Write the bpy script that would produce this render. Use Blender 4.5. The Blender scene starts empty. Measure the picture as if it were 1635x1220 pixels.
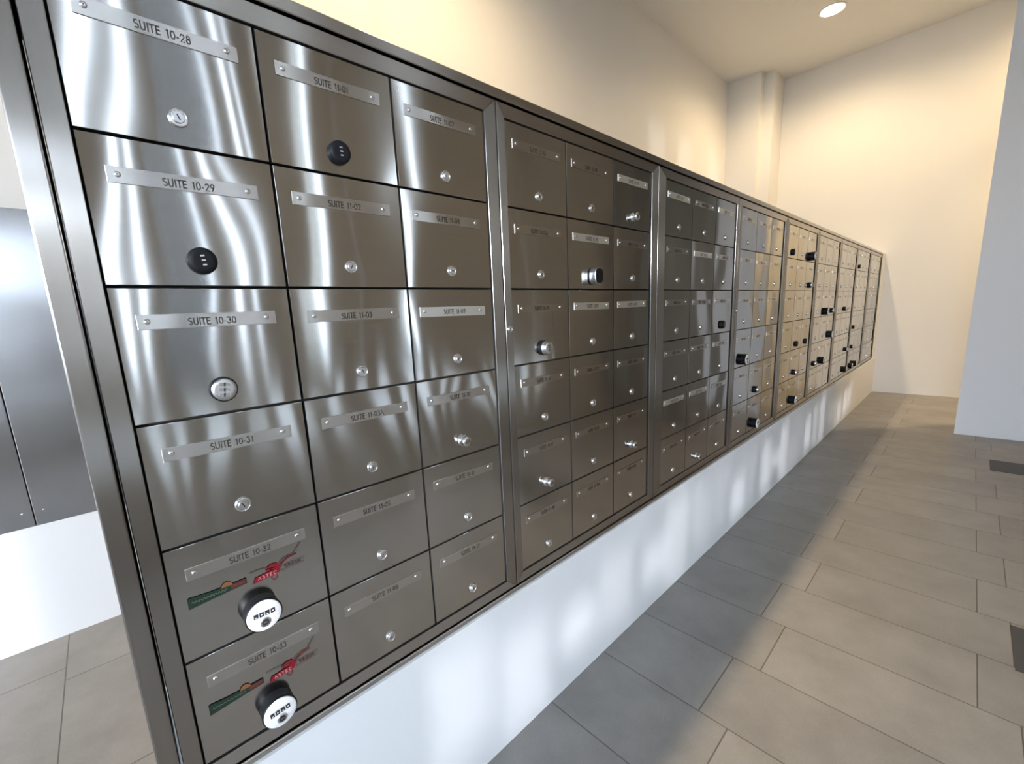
import bpy, bmesh, math, random
from mathutils import Vector, Matrix
random.seed(7)
sc = bpy.context.scene
col = sc.collection
PI = math.pi

# ------------------------------------------------------------------ camera
W_PX, H_PX = 1635.0, 1220.0
F_PX, CX, CY = 687.14, 794.67, 631.74
YAW, PIT, ROLL = 0.8330, -0.1834, -0.0501
CAM = Vector((0.0076, -0.8117, 1.2380))
cd = bpy.data.cameras.new('camera'); cam = bpy.data.objects.new('camera', cd); col.objects.link(cam)
fw = Vector((math.cos(PIT)*math.cos(YAW), math.cos(PIT)*math.sin(YAW), math.sin(PIT)))
r_ = fw.cross(Vector((0, 0, 1))).normalized(); u_ = r_.cross(fw)
R2 = math.cos(ROLL)*r_ + math.sin(ROLL)*u_; U2 = -math.sin(ROLL)*r_ + math.cos(ROLL)*u_
cam.matrix_world = Matrix(((R2.x, U2.x, -fw.x, CAM.x), (R2.y, U2.y, -fw.y, CAM.y), (R2.z, U2.z, -fw.z, CAM.z), (0, 0, 0, 1)))
cd.sensor_fit = 'HORIZONTAL'; cd.sensor_width = 36.0
cd.lens = F_PX/W_PX*36.0
cd.shift_x = (W_PX/2-CX)/W_PX; cd.shift_y = (CY-H_PX/2)/W_PX
cd.clip_start = 0.01
sc.camera = cam

# ------------------------------------------------------------------ light, exposure
sc.view_settings.view_transform = 'Standard'; sc.view_settings.look = 'None'
sc.view_settings.gamma = 1.0; sc.view_settings.use_curve_mapping = False
sc.view_settings.exposure = 0.88
world = bpy.data.worlds.new('daylight'); sc.world = world; world.use_nodes = True
wn = world.node_tree; wn.nodes.clear()
wo = wn.nodes.new('ShaderNodeOutputWorld'); wb = wn.nodes.new('ShaderNodeBackground')
wb.inputs[0].default_value = (0.70, 0.83, 1.0, 1); wb.inputs[1].default_value = 7.3
wn.links.new(wb.outputs[0], wo.inputs[0])
sd = bpy.data.lights.new('sun', 'SUN'); sd.energy = 2.8; sd.angle = math.radians(2.6); sd.color = (.92, .95, 1.0)
so = bpy.data.objects.new('sun', sd); col.objects.link(so)
SUN_EL, SUN_AZ = math.radians(7.0), math.radians(42)
so.rotation_euler = Vector((math.cos(SUN_AZ)*math.cos(SUN_EL), math.sin(SUN_AZ)*math.cos(SUN_EL), -math.sin(SUN_EL))).to_track_quat('-Z', 'Y').to_euler()
DOWNLIGHT_W = 100.0
DOWNLIGHT_RGB = (1.0, 0.74, 0.42)

# ------------------------------------------------------------------ materials
def nodes(name):
    m = bpy.data.materials.new(name); m.use_nodes = True
    return m, m.node_tree, m.node_tree.nodes['Principled BSDF']
def simple(name, rgb, rough=0.5, metal=0.0, spec=0.5):
    m, t, b = nodes(name)
    b.inputs['Base Color'].default_value = (*rgb, 1); b.inputs['Roughness'].default_value = rough
    b.inputs['Metallic'].default_value = metal; b.inputs['Specular IOR Level'].default_value = spec
    return m
def mth(t, op, a, b=None):
    n = t.nodes.new('ShaderNodeMath'); n.operation = op
    for i, v in enumerate((a, b)):
        if v is None: continue
        if isinstance(v, (int, float)): n.inputs[i].default_value = v
        else: t.links.new(v, n.inputs[i])
    return n.outputs[0]
def steel(name, rgb, rough, aniso, tang, warp=0.0, brush='X', warp_scale=7.0):
    """brushed stainless steel; brush lines run along world X or Z, sheet slightly buckled"""
    m, t, b = nodes(name)
    b.inputs['Metallic'].default_value = 1.0
    b.inputs['Anisotropic'].default_value = aniso
    tv = t.nodes.new('ShaderNodeCombineXYZ')
    for i in range(3): tv.inputs[i].default_value = tang[i]
    t.links.new(tv.outputs[0], b.inputs['Tangent'])
    geo = t.nodes.new('ShaderNodeNewGeometry')
    info = t.nodes.new('ShaderNodeObjectInfo')
    off = t.nodes.new('ShaderNodeVectorMath'); off.operation = 'SCALE'
    off.inputs[0].default_value = (37.0, 11.0, 23.0); t.links.new(info.outputs['Random'], off.inputs['Scale'])
    add = t.nodes.new('ShaderNodeVectorMath'); add.operation = 'ADD'
    t.links.new(geo.outputs['Position'], add.inputs[0]); t.links.new(off.outputs[0], add.inputs[1])
    # fine brushing, stretched along the brush direction
    mp = t.nodes.new('ShaderNodeMapping')
    mp.inputs['Scale'].default_value = (2, 2, 160) if brush == 'X' else (160, 160, 2)
    t.links.new(add.outputs[0], mp.inputs[0])
    nb = t.nodes.new('ShaderNodeTexNoise'); nb.inputs['Scale'].default_value = 1.0; nb.inputs['Detail'].default_value = 2
    t.links.new(mp.outputs[0], nb.inputs['Vector'])
    # blotches of wear and finger marks
    ns = t.nodes.new('ShaderNodeTexNoise'); ns.inputs['Scale'].default_value = 9.0; ns.inputs['Detail'].default_value = 2
    t.links.new(add.outputs[0], ns.inputs['Vector'])
    cr = t.nodes.new('ShaderNodeMapRange')
    cr.inputs['To Min'].default_value = rough*0.93; cr.inputs['To Max'].default_value = rough*1.10
    cr.inputs['From Min'].default_value = 0.2; cr.inputs['From Max'].default_value = 0.8
    t.links.new(ns.outputs[0], cr.inputs['Value']); t.links.new(cr.outputs[0], b.inputs['Roughness'])
    mx = t.nodes.new('ShaderNodeMix'); mx.data_type = 'RGBA'
    mx.inputs['A'].default_value = (*[c*0.96 for c in rgb], 1); mx.inputs['B'].default_value = (*[min(1, c*1.04) for c in rgb], 1)
    t.links.new(nb.outputs[0], mx.inputs['Factor']); t.links.new(mx.outputs['Result'], b.inputs['Base Color'])
    if warp > 0:
        mp2 = t.nodes.new('ShaderNodeMapping'); mp2.inputs['Scale'].default_value = (1.0, 1.0, 0.55) if brush == 'X' else (0.5, 0.5, 1.2)
        t.links.new(add.outputs[0], mp2.inputs[0])
        nw = t.nodes.new('ShaderNodeTexNoise'); nw.inputs['Scale'].default_value = warp_scale; nw.inputs['Detail'].default_value = 0.0
        t.links.new(mp2.outputs[0], nw.inputs['Vector'])
        bp = t.nodes.new('ShaderNodeBump'); bp.inputs['Strength'].default_value = 1.0; bp.inputs['Distance'].default_value = warp
        t.links.new(nw.outputs[0], bp.inputs['Height']); t.links.new(bp.outputs[0], b.inputs['Normal'])
    return m
def paint(name, rgb, rough=0.55, bump=0.0015):
    m, t, b = nodes(name)
    geo = t.nodes.new('ShaderNodeNewGeometry')
    n1 = t.nodes.new('ShaderNodeTexNoise'); n1.inputs['Scale'].default_value = 1.6; n1.inputs['Detail'].default_value = 4
    n2 = t.nodes.new('ShaderNodeTexNoise'); n2.inputs['Scale'].default_value = 9.0; n2.inputs['Detail'].default_value = 6
    for n in (n1, n2): t.links.new(geo.outputs['Position'], n.inputs['Vector'])
    mx = t.nodes.new('ShaderNodeMix'); mx.data_type = 'RGBA'
    mx.inputs['A'].default_value = (*[c*0.96 for c in rgb], 1); mx.inputs['B'].default_value = (*rgb, 1)
    t.links.new(n1.outputs[0], mx.inputs['Factor']); t.links.new(mx.outputs['Result'], b.inputs['Base Color'])
    bp = t.nodes.new('ShaderNodeBump'); bp.inputs['Strength'].default_value = 0.6; bp.inputs['Distance'].default_value = bump
    t.links.new(n2.outputs[0], bp.inputs['Height']); t.links.new(bp.outputs[0], b.inputs['Normal'])
    b.inputs['Roughness'].default_value = rough; b.inputs['Specular IOR Level'].default_value = 0.3
    return m
def tiles(name):
    m, t, b = nodes(name)
    geo = t.nodes.new('ShaderNodeNewGeometry'); sp = t.nodes.new('ShaderNodeSeparateXYZ')
    t.links.new(geo.outputs['Position'], sp.inputs[0])
    u = mth(t, 'SUBTRACT', mth(t, 'MULTIPLY', sp.outputs['Y'], -1.0), 0.445)
    u = mth(t, 'ADD', u, 585.0*0.01*10)      # keep the coordinate positive
    v = mth(t, 'ADD', mth(t, 'SUBTRACT', sp.outputs['X'], 0.0165), 0.2945*100)
    cx = t.nodes.new('ShaderNodeCombineXYZ'); t.links.new(u, cx.inputs[0]); t.links.new(v, cx.inputs[1])
    def brick(mortar, smooth):
        br = t.nodes.new('ShaderNodeTexBrick')
        br.offset = 0.145; br.offset_frequency = 2; br.squash = 1.0
        br.inputs['Scale'].default_value = 1.0
        br.inputs['Brick Width'].default_value = 0.585; br.inputs['Row Height'].default_value = 0.2945
        br.inputs['Mortar Size'].default_value = mortar; br.inputs['Mortar Smooth'].default_value = smooth
        br.inputs['Bias'].default_value = 0.0
        t.links.new(cx.outputs[0], br.inputs['Vector']); return br
    br = brick(0.0022, 0.3)
    br.inputs['Color1'].default_value = (0.205, 0.196, 0.186, 1); br.inputs['Color2'].default_value = (0.245, 0.234, 0.221, 1)
    br.inputs['Mortar'].default_value = (0.085, 0.078, 0.07, 1)
    n1 = t.nodes.new('ShaderNodeTexNoise'); n1.inputs['Scale'].default_value = 5.0; n1.inputs['Detail'].default_value = 8; n1.inputs['Roughness'].default_value = 0.6
    n2 = t.nodes.new('ShaderNodeTexNoise'); n2.inputs['Scale'].default_value = 160.0; n2.inputs['Detail'].default_value = 3
    for n in (n1, n2): t.links.new(geo.outputs['Position'], n.inputs['Vector'])
    r1 = t.nodes.new('ShaderNodeMapRange'); r1.inputs['From Min'].default_value = 0.3; r1.inputs['From Max'].default_value = 0.7
    r1.inputs['To Min'].default_value = 0.84; r1.inputs['To Max'].default_value = 1.12
    t.links.new(n1.outputs[0], r1.inputs['Value'])
    r2 = t.nodes.new('ShaderNodeMapRange'); r2.inputs['To Min'].default_value = 0.9; r2.inputs['To Max'].default_value = 1.1
    t.links.new(n2.outputs[0], r2.inputs['Value'])
    k = mth(t, 'MULTIPLY', r1.outputs[0], r2.outputs[0])
    mul = t.nodes.new('ShaderNodeVectorMath'); mul.operation = 'SCALE'
    t.links.new(br.outputs['Color'], mul.inputs[0]); t.links.new(k, mul.inputs['Scale'])
    t.links.new(mul.outputs[0], b.inputs['Base Color'])
    b.inputs['Roughness'].default_value = 0.42
    h = mth(t, 'ADD', mth(t, 'MULTIPLY', br.outputs['Fac'], -1.0), mth(t, 'MULTIPLY', n1.outputs[0], 0.5))
    bp = t.nodes.new('ShaderNodeBump'); bp.inputs['Strength'].default_value = 0.5; bp.inputs['Distance'].default_value = 0.0018
    t.links.new(h, bp.inputs['Height']); t.links.new(bp.outputs[0], b.inputs['Normal'])
    return m
STEEL_RGB = (0.44, 0.43, 0.41)
M_DOOR = steel("brushed_steel_door", STEEL_RGB, 0.115, 0.98, (0, 0, 1), warp=0.008, warp_scale=5.0)
M_PLATE = steel('brushed_steel_plate', (0.50, 0.48, 0.455), 0.24, 0.85, (0, 0, 1), warp=0.002, warp_scale=12.0)
M_STILE = steel('brushed_steel_upright', (0.33, 0.315, 0.295), 0.24, 0.9, (1, 0, 0), brush='Z')
M_RAIL = steel('brushed_steel_rail', (0.40, 0.375, 0.345), 0.30, 0.8, (0, 0, 1))
M_REAR = steel('brushed_steel_rear', (0.37, 0.365, 0.365), 0.24, 0.85, (1, 0, 0), warp=0.004, brush='Z', warp_scale=3.0)
M_CHROME = simple('chrome', (0.72, 0.72, 0.72), 0.16, 1.0)
M_SATIN = simple('satin_chrome', (0.62, 0.62, 0.63), 0.28, 1.0)
M_GAP = simple('dark_recess', (0.012, 0.011, 0.010), 0.8)  # near-black stands in for shade in the gaps; keypad buttons too
M_BLACK = simple('black_plastic', (0.006, 0.006, 0.008), 0.5, spec=0.2)
M_SLOT = simple('dark_slot', (0.02, 0.02, 0.022), 0.5)
M_WHITE = simple('white_plastic', (0.82, 0.82, 0.82), 0.35)
M_INK = simple('black_ink', (0.02, 0.017, 0.014), 0.6)
M_GREEN = simple('green_print', (0.010, 0.019, 0.013), 0.6, spec=0.15)
M_PALE = simple('pale_print', (0.08, 0.11, 0.085), 0.5)
M_ORANGE = simple('orange_print', (0.13, 0.06, 0.025), 0.6, spec=0.15)
M_DKRED = simple('dark_red_print', (0.07, 0.016, 0.015), 0.6, spec=0.15)
M_RED = simple('red_print', (0.15, 0.008, 0.014), 0.6, spec=0.15)
M_PINK = simple('pale_red_print', (0.50, 0.25, 0.25), 0.5)
M_WALL = paint('white_wall_paint', (0.82, 0.81, 0.79))
M_CEIL = paint('ceiling_paint', (0.83, 0.82, 0.80), bump=0.0006)
M_BASE = paint('white_plaster', (0.82, 0.82, 0.82), bump=0.003)
M_PIER = paint('pale_blue_grey_paint', (0.72, 0.755, 0.81), bump=0.003)  # white pier; cool cast of daylight put into its paint colour
M_FLOOR = tiles('grey_stone_tiles')
M_DARKTILE = simple('charcoal_tile', (0.045, 0.045, 0.047), 0.55)
M_DARKWALL = paint('dark_brown_cladding', (0.33, 0.315, 0.29))
M_CLAD = paint('dark_panel_paint', (0.25, 0.235, 0.21))
M_FRAME = simple('dark_window_frame', (0.03, 0.03, 0.03), 0.4)
M_PAVE = paint('outdoor_paving', (0.07, 0.07, 0.065))
M_TINT = bpy.data.materials.new('tinted_glass'); M_TINT.use_nodes = True
_t = M_TINT.node_tree; _t.nodes.clear(); _o = _t.nodes.new('ShaderNodeOutputMaterial'); _m = _t.nodes.new('ShaderNodeMixShader')
_a = _t.nodes.new('ShaderNodeBsdfTransparent'); _a.inputs[0].default_value = (.38, .37, .35, 1)
_g = _t.nodes.new('ShaderNodeBsdfGlossy'); _g.inputs['Roughness'].default_value = .02; _m.inputs[0].default_value = .06
_t.links.new(_a.outputs[0], _m.inputs[1]); _t.links.new(_g.outputs[0], _m.inputs[2]); _t.links.new(_m.outputs[0], _o.inputs[0])
M_TINT2 = M_TINT.copy(); M_TINT2.name = 'dark_tinted_glass'; M_TINT2.node_tree.nodes['Transparent BSDF'].inputs[0].default_value = (.22, .215, .21, 1)
mg, tg, bg = nodes('window_glass')
bg.inputs['Base Color'].default_value = (1, 1, 1, 1); bg.inputs['Roughness'].default_value = 0.0
bg.inputs['Transmission Weight'].default_value = 1.0; bg.inputs['IOR'].default_value = 1.0
me_, te_, be_ = nodes('lamp_glow')
be_.inputs['Base Color'].default_value = (1, 1, 1, 1)
be_.inputs['Emission Color'].default_value = (1.0, 0.86, 0.62, 1); be_.inputs['Emission Strength'].default_value = 30.0

# ------------------------------------------------------------------ mesh helpers
class MB:
    """collects shapes into one mesh"""
    def __init__(self): self.v = []; self.f = []; self.mi = []; self.sm = []; self.mats = []
    def mat(self, m):
        if m not in self.mats: self.mats.append(m)
        return self.mats.index(m)
    def add(self, vs, fs, m, smooth=False):
        o = len(self.v); k = self.mat(m); self.v += [tuple(x) for x in vs]
        for f in fs: self.f.append([i+o for i in f]); self.mi.append(k); self.sm.append(smooth)
    def box(self, x0, x1, y0, y1, z0, z1, m):
        vs = [(x, y, z) for x in (x0, x1) for y in (y0, y1) for z in (z0, z1)]
        self.add(vs, [(0, 1, 3, 2), (4, 6, 7, 5), (0, 4, 5, 1), (2, 3, 7, 6), (0, 2, 6, 4), (1, 5, 7, 3)], m)
    def slab(self, x0, x1, z0, z1, yf, yb, bev, m, m_side=None):
        """plate facing -y with its front edges chamfered in two steps"""
        rings = [(0, yb), (0, yf+bev), (bev*0.3, yf+bev*0.3), (bev, yf)]
        vs = []
        for ins, y in rings: vs += [(x0+ins, y, z0+ins), (x1-ins, y, z0+ins), (x1-ins, y, z1-ins), (x0+ins, y, z1-ins)]
        fs = []
        for k in range(3):
            for i in range(4):
                j = (i+1) % 4; fs.append((k*4+i, k*4+j, (k+1)*4+j, (k+1)*4+i))
        fs.append((12, 13, 14, 15)); fs.append((3, 2, 1, 0))
        self.add(vs, fs, m)
        if m_side:
            k = self.mat(m_side)
            for q in range(8): self.mi[len(self.mi)-14+q] = k
    def lathe(self, prof, m, n=28, c=(0, 0), sx=1.0, sz=1.0, sq=2.0, smooth=True):
        """profile [(radius, depth)] turned about the -y axis; sq > 2 gives a squarish outline"""
        vs = []; fs = []
        for r, d in prof:
            for i in range(n):
                a = 2*PI*i/n; ca, sa = math.cos(a), math.sin(a)
                k = (abs(ca)**sq+abs(sa)**sq)**(-1.0/sq)
                vs.append((c[0]+r*ca*k*sx, -d, c[1]+r*sa*k*sz))
        for k in range(len(prof)-1):
            for i in range(n):
                j = (i+1) % n; fs.append((k*n+i, k*n+j, (k+1)*n+j, (k+1)*n+i))
        self.add(vs, fs, m, smooth)
        k = len(prof)-1
        self.add(vs[k*n:], [tuple(range(n))], m)
    def stroke(self, pts, wd, m, y=0.0):
        """flat printed line in the xz plane"""
        n = len(pts)
        if n < 2: return
        L = []; Rr = []
        for i in range(n):
            a = Vector(pts[max(0, i-1)]); b = Vector(pts[min(n-1, i+1)]); d = (b-a)
            if d.length < 1e-9: d = Vector((1, 0))
            d.normalize(); nn = Vector((-d.y, d.x))*wd/2
            p = Vector(pts[i])
            if i == 0: p = p-d*wd*0.3
            if i == n-1: p = p+d*wd*0.3
            L.append((p.x+nn.x, y, p.y+nn.y)); Rr.append((p.x-nn.x, y, p.y-nn.y))
        fs = [(i, i+1, n+i+1, n+i) for i in range(n-1)]
        self.add(L+Rr, [tuple(reversed(f)) for f in fs], m)
    def poly(self, pts, m, y0, y1):
        n = len(pts); vs = [(p[0], y0, p[1]) for p in pts]+[(p[0], y1, p[1]) for p in pts]
        fs = [tuple(range(n)), tuple(range(2*n-1, n-1, -1))]+[(i, (i+1) % n, n+(i+1) % n, n+i) for i in range(n)]
        self.add(vs, fs, m)
    def mesh(self, name):
        me = bpy.data.meshes.new(name); me.from_pydata(self.v, [], self.f)
        for m in self.mats: me.materials.append(m)
        me.polygons.foreach_set('material_index', self.mi); me.polygons.foreach_set('use_smooth', self.sm)
        bm = bmesh.new(); bm.from_mesh(me); bmesh.ops.recalc_face_normals(bm, faces=bm.faces) if len(self.f) > 3 and self.closed else None
        bm.to_mesh(me); bm.free(); me.update()
        return me
    closed = True
def link(name, me, parent=None, loc=(0, 0, 0), rot=None):
    o = bpy.data.objects.new(name, me); col.objects.link(o); o.location = loc
    if parent: o.parent = parent
    if rot: o.rotation_euler = rot
    return o
def empty(name, loc): return link(name, None, None, loc)
def tag(o, label, cat, group=None):
    o['label'] = label; o['category'] = cat
    if group: o['group'] = group
def struct(name, mb, label=None):
    o = link(name, mb.mesh(name)); o['kind'] = 'structure'
    if label: o['label'] = label
    return o
def boxes(*bs):
    mb = MB()
    for b in bs: mb.box(*b[:6], b[6])
    return mb

# ------------------------------------------------------------------ lettering (single-line geometric capitals, unit height)
def arc(cx, cy, rx, ry, a0, a1, n=9):
    return [(cx+rx*math.cos(math.radians(a0+(a1-a0)*i/n)), cy+ry*math.sin(math.radians(a0+(a1-a0)*i/n))) for i in range(n+1)]
G = {
 'S': (0.50, [arc(.26, .74, .20, .22, 55, 250, 9)+arc(.26, .27, .22, .24, 80, -130, 9)]),
 'U': (0.62, [[(.06, 1), (.06, .3)]+arc(.30, .27, .24, .25, 180, 360, 10)+[(.54, 1)]]),
 'I': (0.14, [[(.07, 0), (.07, 1)]]),
 'T': (0.50, [[(.0, .97), (.5, .97)], [(.25, 0), (.25, .97)]]),
 'E': (0.48, [[(.06, 0), (.06, 1)], [(.06, .97), (.44, .97)], [(.06, .52), (.42, .52)], [(.06, .03), (.44, .03)]]),
 'A': (0.64, [[(.02, 0), (.32, 1), (.62, 0)], [(.14, .33), (.50, .33)]]),
 'C': (0.70, [arc(.42, .5, .36, .47, 50, 310, 14)]),
 'G': (0.78, [arc(.42, .5, .36, .47, 50, 345, 14)+[(.77, .48), (.45, .48)]]),
 'R': (0.52, [[(.06, 0), (.06, 1), (.25, .97)]+arc(.25, .74, .20, .23, 90, -90, 7)+[(.06, .51)], [(.22, .51), (.50, 0)]]),
 'O': (0.84, [arc(.42, .5, .37, .47, 0, 360, 18)]),
 'P': (0.50, [[(.06, 0), (.06, 1), (.25, .97)]+arc(.25, .72, .20, .25, 90, -90, 7)+[(.06, .47)]]),
 '-': (0.26, [[(.03, .36), (.23, .36)]]),
 ' ': (0.36, []),
 '0': (0.56, [arc(.28, .5, .23, .47, 0, 360, 16)]),
 '1': (0.34, [[(.06, .82), (.22, .98), (.22, 0)]]),
 '2': (0.54, [arc(.27, .71, .21, .26, 170, -30, 9)+[(.05, .03), (.51, .03)]]),
 '3': (0.52, [arc(.25, .74, .19, .23, 150, -80, 8)+arc(.25, .27, .22, .25, 85, -155, 9)]),
 '4': (0.54, [[(.40, 0), (.40, 1), (.04, .28), (.52, .28)]]),
 '5': (0.52, [[(.46, .97), (.15, .97), (.09, .57)]+arc(.24, .31, .22, .28, 110, -150, 10)]),
 '6': (0.54, [[(.36, 1), (.09, .45)]+arc(.27, .28, .21, .26, 150, -210, 14)]),
 '7': (0.50, [[(.03, .97), (.46, .97), (.15, 0)]]),
 '8': (0.54, [arc(.27, .75, .17, .22, 0, 360, 12), arc(.27, .28, .22, .26, 0, 360, 12)]),
 '9': (0.54, [[(.18, 0), (.45, .55)]+arc(.27, .72, .21, .26, -30, 330, 14)]),
}
def write(mb, text, cx, z0, h, m, y, wfac=0.10, sx=1.0, gap=0.14):
    tot = sum(G[c][0]+gap for c in text)-gap
    x = cx-tot*h*sx/2
    for c in text:
        for st in G[c][1]: mb.stroke([(x+p[0]*h*sx, z0+p[1]*h) for p in st], h*wfac, m, y)
        x += (G[c][0]+gap)*h*sx
def lettering_mesh(text, h=0.0103):
    mb = MB(); mb.closed = False
    write(mb, text, 0, 0, h, M_INK, 0.0, 0.15)
    return mb.mesh('suite_lettering')

# ------------------------------------------------------------------ locks
def mesh_rivet():
    mb = MB(); mb.lathe([(.0032, 0), (.0031, .0006), (.0024, .0013), (.0013, .0016)], M_CHROME, 14)
    mb.lathe([(.0009, .0014), (.0009, .0017)], M_SLOT, 8); return mb.mesh('rivet')
def mesh_cam(ang, big=False):
    r = .0128 if big else .0118
    mb = MB(); mb.lathe([(r, 0), (r, .002), (r*.93, .0034), (r*.80, .0040), (r*.74, .0030)], M_CHROME, 26)
    mb.lathe([(r*.62, .0028), (r*.62, .0044), (r*.55, .0050)], M_SATIN, 22)
    ca, sa = math.cos(ang), math.sin(ang)
    q = [(-.0009, -.0042), (.0009, -.0042), (.0009, .0042), (-.0009, .0042)]
    mb.poly([(x*ca-z*sa, x*sa+z*ca) for x, z in q], M_SLOT, -.0048, -.0053)
    return mb.mesh('cam_lock')
def mesh_black_dial():
    mb = MB(); mb.lathe([(.0198, 0), (.0198, .006), (.0188, .0098), (.0170, .0112), (.0120, .0118)], M_BLACK, 36)
    for k in (-1, 0, 1): mb.box(-.0022, .0030, -.0124, -.0112, k*.0066-.0011, k*.0066+.0011, M_SATIN)
    return mb.mesh('dial_lock')
def mesh_silver_dial():
    mb = MB(); mb.lathe([(.0200, 0), (.0200, .004), (.0186, .005)], M_BLACK, 36)
    mb.lathe([(.0180, .004), (.0180, .007), (.0168, .0085), (.012, .009)], M_SATIN, 36)
    for k in (-1, 0, 1):
        for s in (-1, 1):
            mb.box(s*.0045-.0030, s*.0045+.0030, -.0104, -.0086, k*.0085-.0024, k*.0085+.0024, M_CHROME)
        mb.box(-.0012, .0012, -.0100, -.0086, k*.0085-.0030, k*.0085+.0030, M_SLOT)
    return mb.mesh('dial_lock')
def mesh_slot_dial():
    mb = MB(); mb.lathe([(.0205, 0), (.0205, .008), (.0195, .0095)], M_BLACK, 36)
    mb.lathe([(.0185, .009), (.0190, .0105), (.0185, .012), (.0168, .0125), (.0170, .021), (.0155, .0235), (.010, .024)], M_SATIN, 36)
    for k in (-1, 0, 1): mb.box(-.0045, .0055, -.0248, -.0236, k*.0062-.0012, k*.0062+.0012, M_SLOT)
    return mb.mesh('dial_lock')
def mesh_small_knob(vert=True):
    mb = MB(); mb.lathe([(.0155, 0), (.0155, .003), (.0140, .0045)], M_CHROME, 30)
    mb.lathe([(.0120, .004), (.0122, .012), (.0130, .0125), (.0130, .017), (.0115, .0195), (.008, .020)], M_CHROME, 30)
    for k in (-1, 0, 1): mb.box(k*.0045-.0010, k*.0045+.0010, -.0206, -.0196, -.0035, .0035, M_SLOT)
    return mb.mesh('dial_lock')
def mesh_grey_dial():
    mb = MB(); mb.lathe([(.0195, 0), (.0195, .010), (.0182, .013)], M_BLACK, 30)
    mb.lathe([(.0165, .012), (.0160, .020), (.0140, .0225), (.009, .023)], M_SATIN, 30)
    mb.box(-.0012, .0012, -.0238, -.0228, -.006, .006, M_SLOT)
    return mb.mesh('dial_lock')
def mesh_barrel():
    mb = MB(); mb.lathe([(.0285, 0), (.0290, .003), (.0290, .020), (.0300, .0215), (.0300, .0235), (.0285, .0242)], M_BLACK, 44)
    mb.lathe([(.0278, .0240), (.0278, .0256), (.0268, .0264), (.015, .0266)], M_WHITE, 44)
    for i in range(4):
        x = -.0135+i*.009
        mb.box(x-.0034, x+.0034, -.0278, -.0264, .0005, .0085, M_SLOT)
        mb.box(x-.0014, x+.0014, -.0281, -.0276, .0018+(i % 2)*.002, .0036+(i % 2)*.002, M_WHITE)
    mb.lathe([(.0088, .0264), (.0088, .0276), (.0072, .0280)], M_SATIN, 24, c=(.0, -.0120))
    mb.lathe([(.0058, .0274), (.0058, .0284), (.005, .0286)], M_SLOT, 20, c=(.0, -.0120))
    mb.box(-.0032, .0032, -.0290, -.0284, -.0126, -.0114, M_SATIN)
    return mb.mesh('combination_lock')
def mesh_keypad():
    mb = MB(); mb.lathe([(.0205, 0), (.0205, .003), (.0198, .004)], M_BLACK, 40, sz=1.18, sq=3.2)
    mb.lathe([(.0198, .004), (.0198, .022), (.0206, .0235), (.0206, .026), (.0198, .0275)], M_SATIN, 40, sz=1.18, sq=3.2)
    mb.lathe([(.0188, .0272), (.0186, .0284), (.017, .0290)], M_BLACK, 40, sz=1.18, sq=3.2)
    for i in range(3):
        for j in range(4): mb.lathe([(.0013, .0288), (.0013, .0294)], M_GAP if (i+j) % 2 else M_SLOT, 8, c=(-.007+i*.007, -.012+j*.008))
    return mb.mesh('keypad_lock')
RIVET = mesh_rivet()
for v_ in RIVET.vertices: v_.co.x *= 1.25; v_.co.z *= 1.25; v_.co.y *= 1.2
CAMS = [mesh_cam(a) for a in (0, .5, -.4, 1.2)]; CAM_BIG = mesh_cam(.3, True)
LOCKS = {'black': ('dial_lock', mesh_black_dial(), 'flat black dial lock'),
         'silver': ('dial_lock', mesh_silver_dial(), 'silver dial lock in a black ring'),
         'slot': ('dial_lock', mesh_slot_dial(), 'silver dial lock with three dark slots'),
         'knob': ('dial_lock', mesh_small_knob(), 'small chrome dial lock'),
         'grey': ('dial_lock', mesh_grey_dial(), 'dark grey dial lock'),
         'barrel': ('combination_lock', mesh_barrel(), 'black barrel combination lock with white face'),
         'keypad': ('keypad_lock', mesh_keypad(), 'squarish silver lock with black keypad face')}

# ------------------------------------------------------------------ mailbox cabinets
STARTS = [.0258, .8079, 1.629, 2.4132, 3.2255, 4.0235, 4.8249, 5.6078, 6.4300]
CW, RH, TOP, BOT = .23906, .2, 1.7039, .5039
EDGES = [(0.000, .7785), (.7825, 1.5685), (1.5725, 2.3780), (2.3820, 3.1770), (3.1810, 3.9820), (3.9850, 4.7820), (4.7850, 5.5730), (5.5770, 6.3760), (6.3800, 7.1710)]
ZF0, ZF1 = .4765, 1.7345          # outer bottom and top of every unit frame
SPECIAL = {
 0: {(0, 1): 'black', (0, 2): 'silver', (0, 4): 'barrel', (0, 5): 'barrel', (1, 0): 'black', (2, 3): 'knob'},
 1: {(2, 0): 'knob', (1, 1): 'keypad', (0, 2): 'slot', (0, 4): 'knob', (2, 4): 'knob'},
 2: {(2, 2): 'black', (1, 5): 'knob'},
 3: {(0, 3): 'barrel', (1, 4): 'grey', (1, 5): 'barrel'},
 4: {(0, 0): 'black', (2, 0): 'barrel', (2, 1): 'grey', (1, 3): 'black', (2, 3): 'black', (1, 4): 'grey', (1, 5): 'barrel'},
 5: {(1, 2): 'barrel', (2, 2): 'grey', (2, 3): 'barrel', (0, 4): 'grey', (1, 4): 'barrel'},
 6: {(1, 2): 'grey', (2, 4): 'grey', (2, 5): 'barrel'},
 7: {(0, 0): 'black', (0, 3): 'black', (0, 4): 'grey', (0, 5): 'barrel', (1, 5): 'barrel'},
 8: {},
}
def suites():
    fl = 10; n = 28
    while True:
        t = str(n).zfill(2)
        if n % 10 == 4: t = {4: '03A', 14: '13A', 24: '23A'}.get(n, str(n))
        yield 'SUITE %d-%s' % (fl, t)
        n += 1
        if n > 33: n = 1; fl += 1
SUITE = suites()
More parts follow.
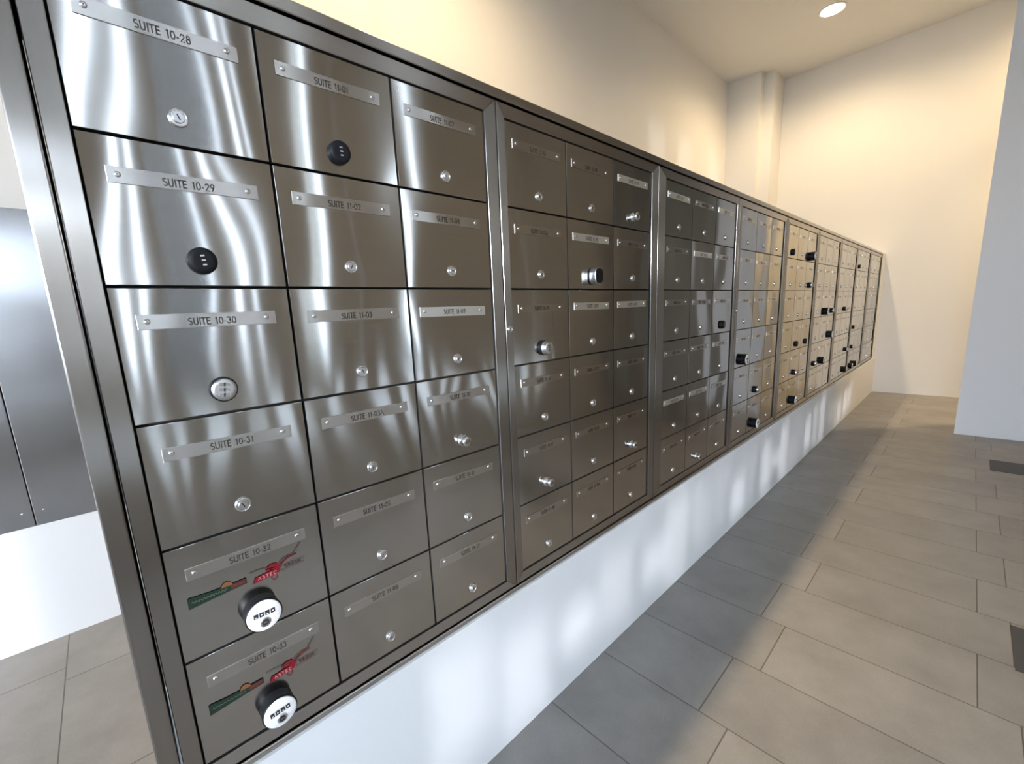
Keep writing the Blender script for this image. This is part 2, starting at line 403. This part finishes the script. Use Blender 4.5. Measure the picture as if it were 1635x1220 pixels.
CAB_LABEL = [
 'steel mailbox cabinet nearest the camera, suites 10-28 to 11-12, two white-faced barrel locks',
 'steel mailbox cabinet second from the camera, one door with a black-faced keypad lock',
 'steel mailbox cabinet third from the camera, one black dial lock in its third column',
 'steel mailbox cabinet fourth from the camera, with two black barrel locks in its lower half',
 'steel mailbox cabinet fifth from the camera, the one with most black locks',
 'steel mailbox cabinet sixth from the camera, three black barrel locks across its middle',
 'steel mailbox cabinet seventh from the camera, one black barrel lock in its bottom row',
 'steel mailbox cabinet second from the end wall, black locks down its first column',
 'steel mailbox cabinet at the far end of the row, no added dial locks',
]
DOOR_G = .0021
dm = MB(); dm.slab(DOOR_G, CW-DOOR_G, -RH+DOOR_G, -DOOR_G, 0, .014, .0007, M_DOOR, M_GAP); DOOR_MESH = dm.mesh('mailbox_door')  # steel sides coloured black, gap shade put into the colour
pm = MB(); pm.slab(0, .186, 0, .0215, 0, .0012, .0004, M_PLATE); PLATE_MESH = pm.mesh('name_plate')
M_SILVERPL = steel('bright_aluminium_plate', (0.80, 0.80, 0.77), 0.42, 0.3, (0, 0, 1))
pm = MB(); pm.slab(0, .186, 0, .0215, 0, .0012, .0004, M_SILVERPL); PLATE_BRIGHT = pm.mesh('name_plate')
BRIGHT = {(1, 2, 0), (1, 1, 1), (1, 1, 2), (1, 2, 2), (2, 0, 0), (2, 1, 1), (2, 2, 0), (2, 0, 4), (2, 1, 4), (0, 2, 2)}
def logo_mesh():
    """two printed stickers: a green banner with an orange dome, and a red bird mark over ASTEC GROUP"""
    mb = MB(); mb.closed = False
    y = 0.0
    # left banner
    mb.add([(.021, y, -.1095), (.080, y, -.1045), (.106, y, -.1025), (.106, y, -.0925), (.080, y, -.0930), (.050, y, -.0925), (.023, y, -.0900), (.021, y, -.0925)], [tuple(range(8))], M_GREEN)
    mb.add([(.082, y-.0001, -.1025), (.1050, y-.0001, -.1010), (.1050, y-.0001, -.0938), (.082, y-.0001, -.0945)], [(0, 1, 2, 3)], M_DKRED)
    dome = arc(.0765, -.0945, .0085, .0085, 0, 180, 12)
    mb.add([(p[0], y-.0002, p[1]) for p in dome], [tuple(range(len(dome)))], M_ORANGE)
    # flowing script on the banner
    mb.stroke([(.026+.0016*i, -.0995+.0022*math.sin(i*1.9)) for i in range(32)], .0008, M_PALE, y-.0003)
    mb.stroke([(.086+.0015*i, -.0977+.0014*math.sin(i*2.4)) for i in range(12)], .0006, M_ORANGE, y-.0003)
    # right mark: red bar, outlined bar, bird strokes
    mb.add([(.115, y, -.1100), (.159, y, -.1055), (.161, y, -.0955), (.119, y, -.1000)], [(0, 1, 2, 3)], M_RED)
    write(mb, 'ASTEC', .1385, -.1060, .0056, M_PINK, y-.0003, .16, 1.35, .30)
    mb.stroke([(.162, -.1052), (.202, -.1035), (.204, -.0955), (.163, -.0965), (.162, -.1052)], .0007, M_INK, y-.0002)
    write(mb, 'GROUP', .1825, -.1022, .0050, M_DKRED, y-.0003, .18, 1.30, .28)
    mb.stroke([(.112, -.0880), (.124, -.0870), (.136, -.0880), (.150, -.0905)], .0010, M_INK, y-.0002)
    mb.add([(.136, y, -.0905), (.146, y, -.0850), (.156, y, -.0860), (.163, y, -.0950), (.160, y, -.0985), (.152, y, -.0925)], [tuple(range(6))], M_RED)
    mb.stroke([(.138, -.0935), (.150, -.0945), (.160, -.0975)], .0022, M_RED, y-.0003)
    mb.stroke(arc(.150, -.1120, .0048, .0052, 100, 420, 14), .0012, M_RED, y-.0003)
    mb.stroke([(.160, -.0955), (.172, -.0865), (.186, -.0800), (.200, -.0640)], .0010, M_DKRED, y-.0002)
    mb.stroke([(.163, -.0920), (.176, -.0850), (.190, -.0830)], .0018, M_RED, y-.0003)
    mb.stroke([(.160, -.0880), (.168, -.0830), (.180, -.0810)], .0014, M_DKRED, y-.0003)
    return mb.mesh('printed_logo')
LOGO = logo_mesh()
def cabinet(u):
    s = STARTS[u]; e0, e1 = EDGES[u]; sR = s+3*CW
    root = empty('mailbox_cabinet', (e0, 0, ZF0)); ox, oz = e0, ZF0
    tag(root, CAB_LABEL[u], 'mailbox', 'steel mailbox cabinets in one long row')
    L = lambda x, z, y=0.0: (x-ox, y, z-oz)
    # frame: mitred rim, uprights brushed vertically, rails along
    fr = MB(); yf, yb, bv = -.0045, .012, .0010
    x0, x1, z0, z1 = 0, e1-e0, 0, ZF1-ZF0
    a, b_, c, d = s-DOOR_G*.2-ox, sR+DOOR_G*.2-ox, BOT-oz, TOP-oz
    def quadbar(o1, o2, i2, i1, m):
        # outer edge o1-o2, inner edge i1-i2, as a bar with chamfered front
        P = [Vector((p[0], p[1])) for p in (o1, o2, i2, i1)]; cc = sum(P, Vector((0, 0)))/4
        no = (P[1]-P[0]).normalized(); nrm = Vector((-no.y, no.x))
        if nrm.dot(cc-P[0]) < 0: nrm = -nrm
        Q = [P[0]+nrm*bv+no*0, P[1]+nrm*bv, P[2]-nrm*bv*.7, P[3]-nrm*bv*.7]
        vs = [(p.x, yb, p.y) for p in P]+[(p.x, yf+bv, p.y) for p in P]+[(p.x, yf, p.y) for p in Q]
        fs = [(0, 1, 5, 4), (2, 3, 7, 6), (4, 5, 9, 8), (6, 7, 11, 10), (8, 9, 10, 11), (1, 2, 6, 5), (5, 6, 10, 9), (3, 0, 4, 7), (7, 4, 8, 11), (3, 2, 1, 0)]
        fr.add(vs, fs[2:], m); fr.add(vs, fs[:2], M_GAP)  # bar sides blackened too, shade beside the doors put into the colour
    quadbar((x0, z0), (x0, z1), (a, d), (a, c), M_STILE)
    quadbar((x1, z0), (x1, z1), (b_, d), (b_, c), M_STILE)
    quadbar((x0, z1), (x1, z1), (b_, d), (a, d), M_RAIL)
    quadbar((x0, z0), (x1, z0), (b_, c), (a, c), M_RAIL)
    link('frame', fr.mesh('frame'), root)
    bd = MB(); bd.box(.004, e1-e0-.004, .0145, .30, .004, ZF1-ZF0-.004, M_GAP)
    link('cabinet_body', bd.mesh('cabinet_body'), root)
    if u in (1, 3, 5, 7, 8):
        link('frame_lock', CAMS[u % 4], root, L(s-.013, 1.202, -.0045)).scale = (.75, .75, .75)
    for c_ in range(3):
        for r in range(6):
            xl, zt = s+c_*CW, TOP-r*RH
            dr = link('mailbox_door', DOOR_MESH, root, L(xl, zt))
            dz = random.uniform(-.0012, .0012); dx = random.uniform(-.0015, .0015)
            rot = random.uniform(-.008, .008)
            br = (u, c_, r) in BRIGHT
            pl = link('name_plate', PLATE_BRIGHT if br else PLATE_MESH, dr, (.0262+dx, -.0013, -.0610+dz), (0, rot, 0))
            if br: pl['label'] = 'brighter silver name plate'
            for k in (.038, .1975):
                link('rivet', RIVET, dr, (k+dx, -.0013, -.0490+dz-(k-.119)*rot*1.0), (0, random.uniform(0, 6), 0))
            name = next(SUITE)
            tx = link('suite_number', lettering_mesh(name), dr, (.1195+dx, -.00165, -.0562+dz), (0, rot, 0))
            tx['label'] = 'lettering reading '+name
            kind = SPECIAL[u].get((c_, r))
            if kind:
                nm, me, lab = LOCKS[kind]
                rz = random.uniform(-.15, .15) if kind != 'keypad' else 0
                if kind == 'grey': rz = random.uniform(-.5, .5)
                lk = link(nm, me, dr, (.1195, 0, -.1610), (0, rz, 0)); lk['label'] = lab
            else:
                me = CAM_BIG if (u == 0 and c_ == 0) else CAMS[random.randrange(4)]
                link('cam_lock', me, dr, (.1195, 0, -.1610), (0, random.uniform(-.25, .25), 0))
            if u == 0 and c_ == 0 and r in (4, 5):
                lg = link('printed_logo', LOGO, dr, (0, -.00170, .0 if r == 4 else -.002)); lg['label'] = 'green banner sticker and red bird sticker'
    return root
for u in range(9): cabinet(u)

# steel surround of the whole row
SX0, SX1 = -.0305, 7.1800
root = empty('cabinet_surround', (SX0, 0, .460)); tag(root, 'long thin steel trim framing the whole row of mailboxes, on the white low wall', 'trim')
YS = -.0090
def strip(name, x0, x1, z0, z1, m, yb=.02):
    mb = MB(); mb.slab(x0-SX0, x1-SX0, z0-.460, z1-.460, YS, yb, .0022, m); return link(name, mb.mesh(name), root)
strip('top_trim', SX0, SX1, 1.7385, 1.7600, M_RAIL, .33)
strip('bottom_trim', SX0, SX1, .4600, .4735, M_RAIL, .014)
strip('end_trim', SX0, -.0040, .4740, 1.7380, M_STILE, .02)
mb = MB(); mb.box(0, -.0040-SX0, .0202, .3015, .0140, 1.2780, M_RAIL); link('side_panel', mb.mesh('side_panel'), root)
strip('far_end_trim', 7.1735, SX1, .4740, 1.7380, M_STILE, .33)
mb = MB(); mb.box(-.0035-SX0, 7.173-SX0, .302, .33, .0145, 1.278, M_RAIL); link('back_panel', mb.mesh('back_panel'), root)
mb = MB(); mb.box(-.0030-SX0, 7.1725-SX0, .006, .0140, .0142, .0158, M_GAP); mb.box(-.0030-SX0, 7.1725-SX0, .006, .3, 1.2755, 1.2778, M_GAP); link('shadow_gap', mb.mesh('shadow_gap'), root)

# ------------------------------------------------------------------ room
X_END, Y_REAR, Z_C = 7.473, 1.785, 4.2197
X_W, Y_W = -4.2, -2.3
struct('floor', boxes((X_W, 9.5, Y_W, Y_REAR+.2, -.1, 0, M_FLOOR)))
struct('ceiling', boxes((X_W, 9.5, Y_W, Y_REAR+.2, Z_C, Z_C+.2, M_CEIL)))
struct('wall_middle', boxes((SX0+.002, X_END, -.0150, .33, 0, .4595, M_BASE)))
struct('trim_4', boxes((7.1805, X_END, -.0060, .33, .4600, 1.7600, M_BASE)))
struct('wall_rear', boxes((X_W, X_END+.3, Y_REAR, Y_REAR+.2, 0, Z_C, M_WALL)))
mb = boxes((X_W, 6.9, 1.65, Y_REAR, 0, .50, M_BASE)); struct('trim_1', mb)
mb = boxes((X_W, 1.485, 1.745, Y_REAR, 1.70, Z_C, M_WALL)); struct('trim_2', mb)
struct('wall_end', boxes((X_END, X_END+.2, Y_W, 1.245, 0, Z_C, M_WALL)))
mb = MB()
mb.box(6.95, X_END+.2, 1.375, Y_REAR, 0, Z_C, M_WALL); mb.box(6.95+.12, X_END+.2, 1.2455, 1.375, 0, Z_C, M_WALL)
struct('trim_3', mb)
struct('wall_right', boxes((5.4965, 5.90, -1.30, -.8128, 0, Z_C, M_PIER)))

# dark tiles let into the floor
def dtile(x0, y1, lab):
    mb = MB(); mb.box(.0015, .2930, -.585, 0, 0, .002, M_DARKTILE)
    o = link('dark_floor_tile', mb.mesh('dark_floor_tile'), None, (x0, y1, 0)); tag(o, lab, 'floor tile', 'charcoal tiles let into the floor')
dtile(2.0600, -1.0300, 'charcoal floor tile at the right edge, nearer the camera')
dtile(4.4600, -1.0120, 'charcoal floor tile at the right edge, just before the white pier')

# rear cabinet of plain steel panels
root = empty('steel_wall_cabinet', (-1.89, 1.65, .50)); tag(root, 'plain brushed steel cabinet on the rear wall, left behind the mailboxes', 'cabinet')
pw = .80
for i in range(5):
    mb = MB(); mb.slab(i*pw+.0015, (i+1)*pw-.0015, 0, 1.22, 0, .014, .002, M_REAR)
    p = link('steel_panel', mb.mesh('steel_panel'), root)
    for xx in (.03, pw-.03):
        link('rivet', RIVET, p, (i*pw+xx, 0, .06))
mb = MB(); mb.box(.003, 5*pw-.003, .0142, .0945, .002, 1.218, M_GAP); link('cabinet_body', mb.mesh('cabinet_body'), root)

# ------------------------------------------------------------------ unseen far side of the lobby, slots added for reflections and dapples
STREAK_SLOTS = [(.175, .20, 0), (.265, .283, 0), (.36, .58, 2), (.69, .715, 0), (.785, .805, 0), (1.06, 1.20, 1), (1.50, 1.515, 0), (1.95, 2.07, 1), (3.22, 3.245, 1), (3.55, 3.565, 1)]  # invented slots, added to reflect as bright streaks in the doors
SILL, HEAD = .95, 4.0
DAPPLE_SLOTS = []  # low openings added so the sun dapples the white base
x = -2.05; rnd = random.Random(5)
while x < 3.6:
    w_ = rnd.uniform(.05, .13); g_ = rnd.uniform(.06, .15)
    if not (-2.25 < x < -.5 and False): DAPPLE_SLOTS.append((x, x+w_, rnd.uniform(.42, .55), rnd.uniform(.68, .86)))
    x += w_+g_
mb = MB(); y0, y1 = Y_W-.2, Y_W
def wallpiece(x0, x1, z0, z1, th=.05): mb.box(x0, x1, y1-th, y1, z0, z1, M_DARKWALL)
wallpiece(X_W, 9.5, HEAD, Z_C); wallpiece(X_W, -3.2, 0, HEAD); wallpiece(-3.2, -1.5, 2.5, HEAD)
for za, zb in ((SILL, 1.81), (1.93, 2.05), (2.17, HEAD)): wallpiece(-1.5, -.20, za, zb)  # slots left between pieces, added to reflect as bands in the rear panels
wallpiece(-2.2, 9.5, .90, SILL)
xs = -.20
for a, b_, t_ in STREAK_SLOTS: wallpiece(xs, a, SILL, HEAD); xs = b_
wallpiece(xs, 9.5, SILL, HEAD)
wallpiece(-3.2, -2.2, 0, .95); xs = -2.2
for a, b_, c_, d_ in DAPPLE_SLOTS:
    wallpiece(xs, a, 0, .90, .04); wallpiece(a, b_, 0, c_, .04); wallpiece(a, b_, d_, .90, .04); xs = b_
wallpiece(xs, 9.5, 0, .90)
mb.box(5.52, 5.62, Y_W, -1.302, 0, Z_C, M_CLAD)  # unseen partition added to darken the third cabinet's reflections
struct('wall_front', mb)
mb = MB()
for x in (-3.2, -2.4, -1.55): mb.box(x, x+.05, Y_W-.12, Y_W-.06, .95, 2.5, M_FRAME)
for z in (.95, 1.7, 2.45): mb.box(-3.2, -1.5, Y_W-.12, Y_W-.06, z, z+.05, M_FRAME)
struct('window_1', mb)
k = 2
for a, b_, t_ in STREAK_SLOTS:
    if t_:
        mb = MB(); mb.box(a, b_, Y_W-.10, Y_W-.094, SILL, HEAD, M_TINT if t_ == 1 else M_TINT2); struct('window_%d' % k, mb); k += 1  # tinted panes added to dim the wider streak slots
mb = MB(); mb.box(X_W-.2, X_W, Y_W, Y_REAR+.2, 3.5, Z_C, M_WALL); mb.box(X_W-.2, X_W, .2, Y_REAR+.2, 0, 3.5, M_WALL); mb.box(X_W-.2, X_W, Y_W, -1.9, 0, 3.5, M_WALL)
struct('wall_entrance', mb)
struct('ground_outside', boxes((-40, 40, -40, 40, -.3, -.12, M_PAVE)))

# ------------------------------------------------------------------ recessed downlights
def downlight(x, y, lab, watts=DOWNLIGHT_W, beam=0):
    root = empty('downlight', (x, y, Z_C)); tag(root, lab, 'ceiling light', 'recessed downlights over the mailboxes')
    mb = MB(); n = 32
    prof = [(.125, 0.0), (.125, .004), (.118, .006), (.108, .004), (.100, .001)]
    vs = []; fs = []
    for r, d in prof:
        for i in range(n): vs.append((r*math.cos(2*PI*i/n), r*math.sin(2*PI*i/n), -d))
    for k in range(len(prof)-1):
        for i in range(n): j = (i+1) % n; fs.append((k*n+i, k*n+j, (k+1)*n+j, (k+1)*n+i))
    mb.closed = False; mb.add(vs, fs, M_WHITE, True); link('trim_ring', mb.mesh('trim_ring'), root)
    mb = MB(); mb.closed = False
    mb.add([(.100*math.cos(-2*PI*i/n), .100*math.sin(-2*PI*i/n), -.002) for i in range(n)], [tuple(range(n))], me_)
    link('lamp_diffuser', mb.mesh('lamp_diffuser'), root)
    ld = bpy.data.lights.new('lamp', 'SPOT'); ld.energy = watts; ld.color = DOWNLIGHT_RGB
    ld.spot_size = math.radians(165); ld.spot_blend = 0.7; ld.shadow_soft_size = .06
    lo = bpy.data.objects.new('lamp', ld); col.objects.link(lo); lo.parent = root; lo.location = (0, 0, -.03)
    if beam:
        ld = bpy.data.lights.new('lamp_beam', 'SPOT'); ld.energy = beam; ld.color = DOWNLIGHT_RGB
        ld.spot_size = math.radians(76); ld.spot_blend = 1.0; ld.shadow_soft_size = .06
        lo = bpy.data.objects.new('lamp_beam', ld); col.objects.link(lo); lo.parent = root; lo.location = (0, 0, -.03)
downlight(6.22, .50, 'glowing round ceiling downlight near the end wall', 72, 40)
downlight(6.8, -1.65, 'round ceiling downlight behind the white pier', 55, 210)
for x in (1.7, -2.8):
    downlight(x, .50, 'round ceiling downlight above the '+('near half of the mailbox row' if x > 0 else 'left end of the rear steel cabinet'), 125 if x > 0 else 30, 120 if x > 0 else 0)
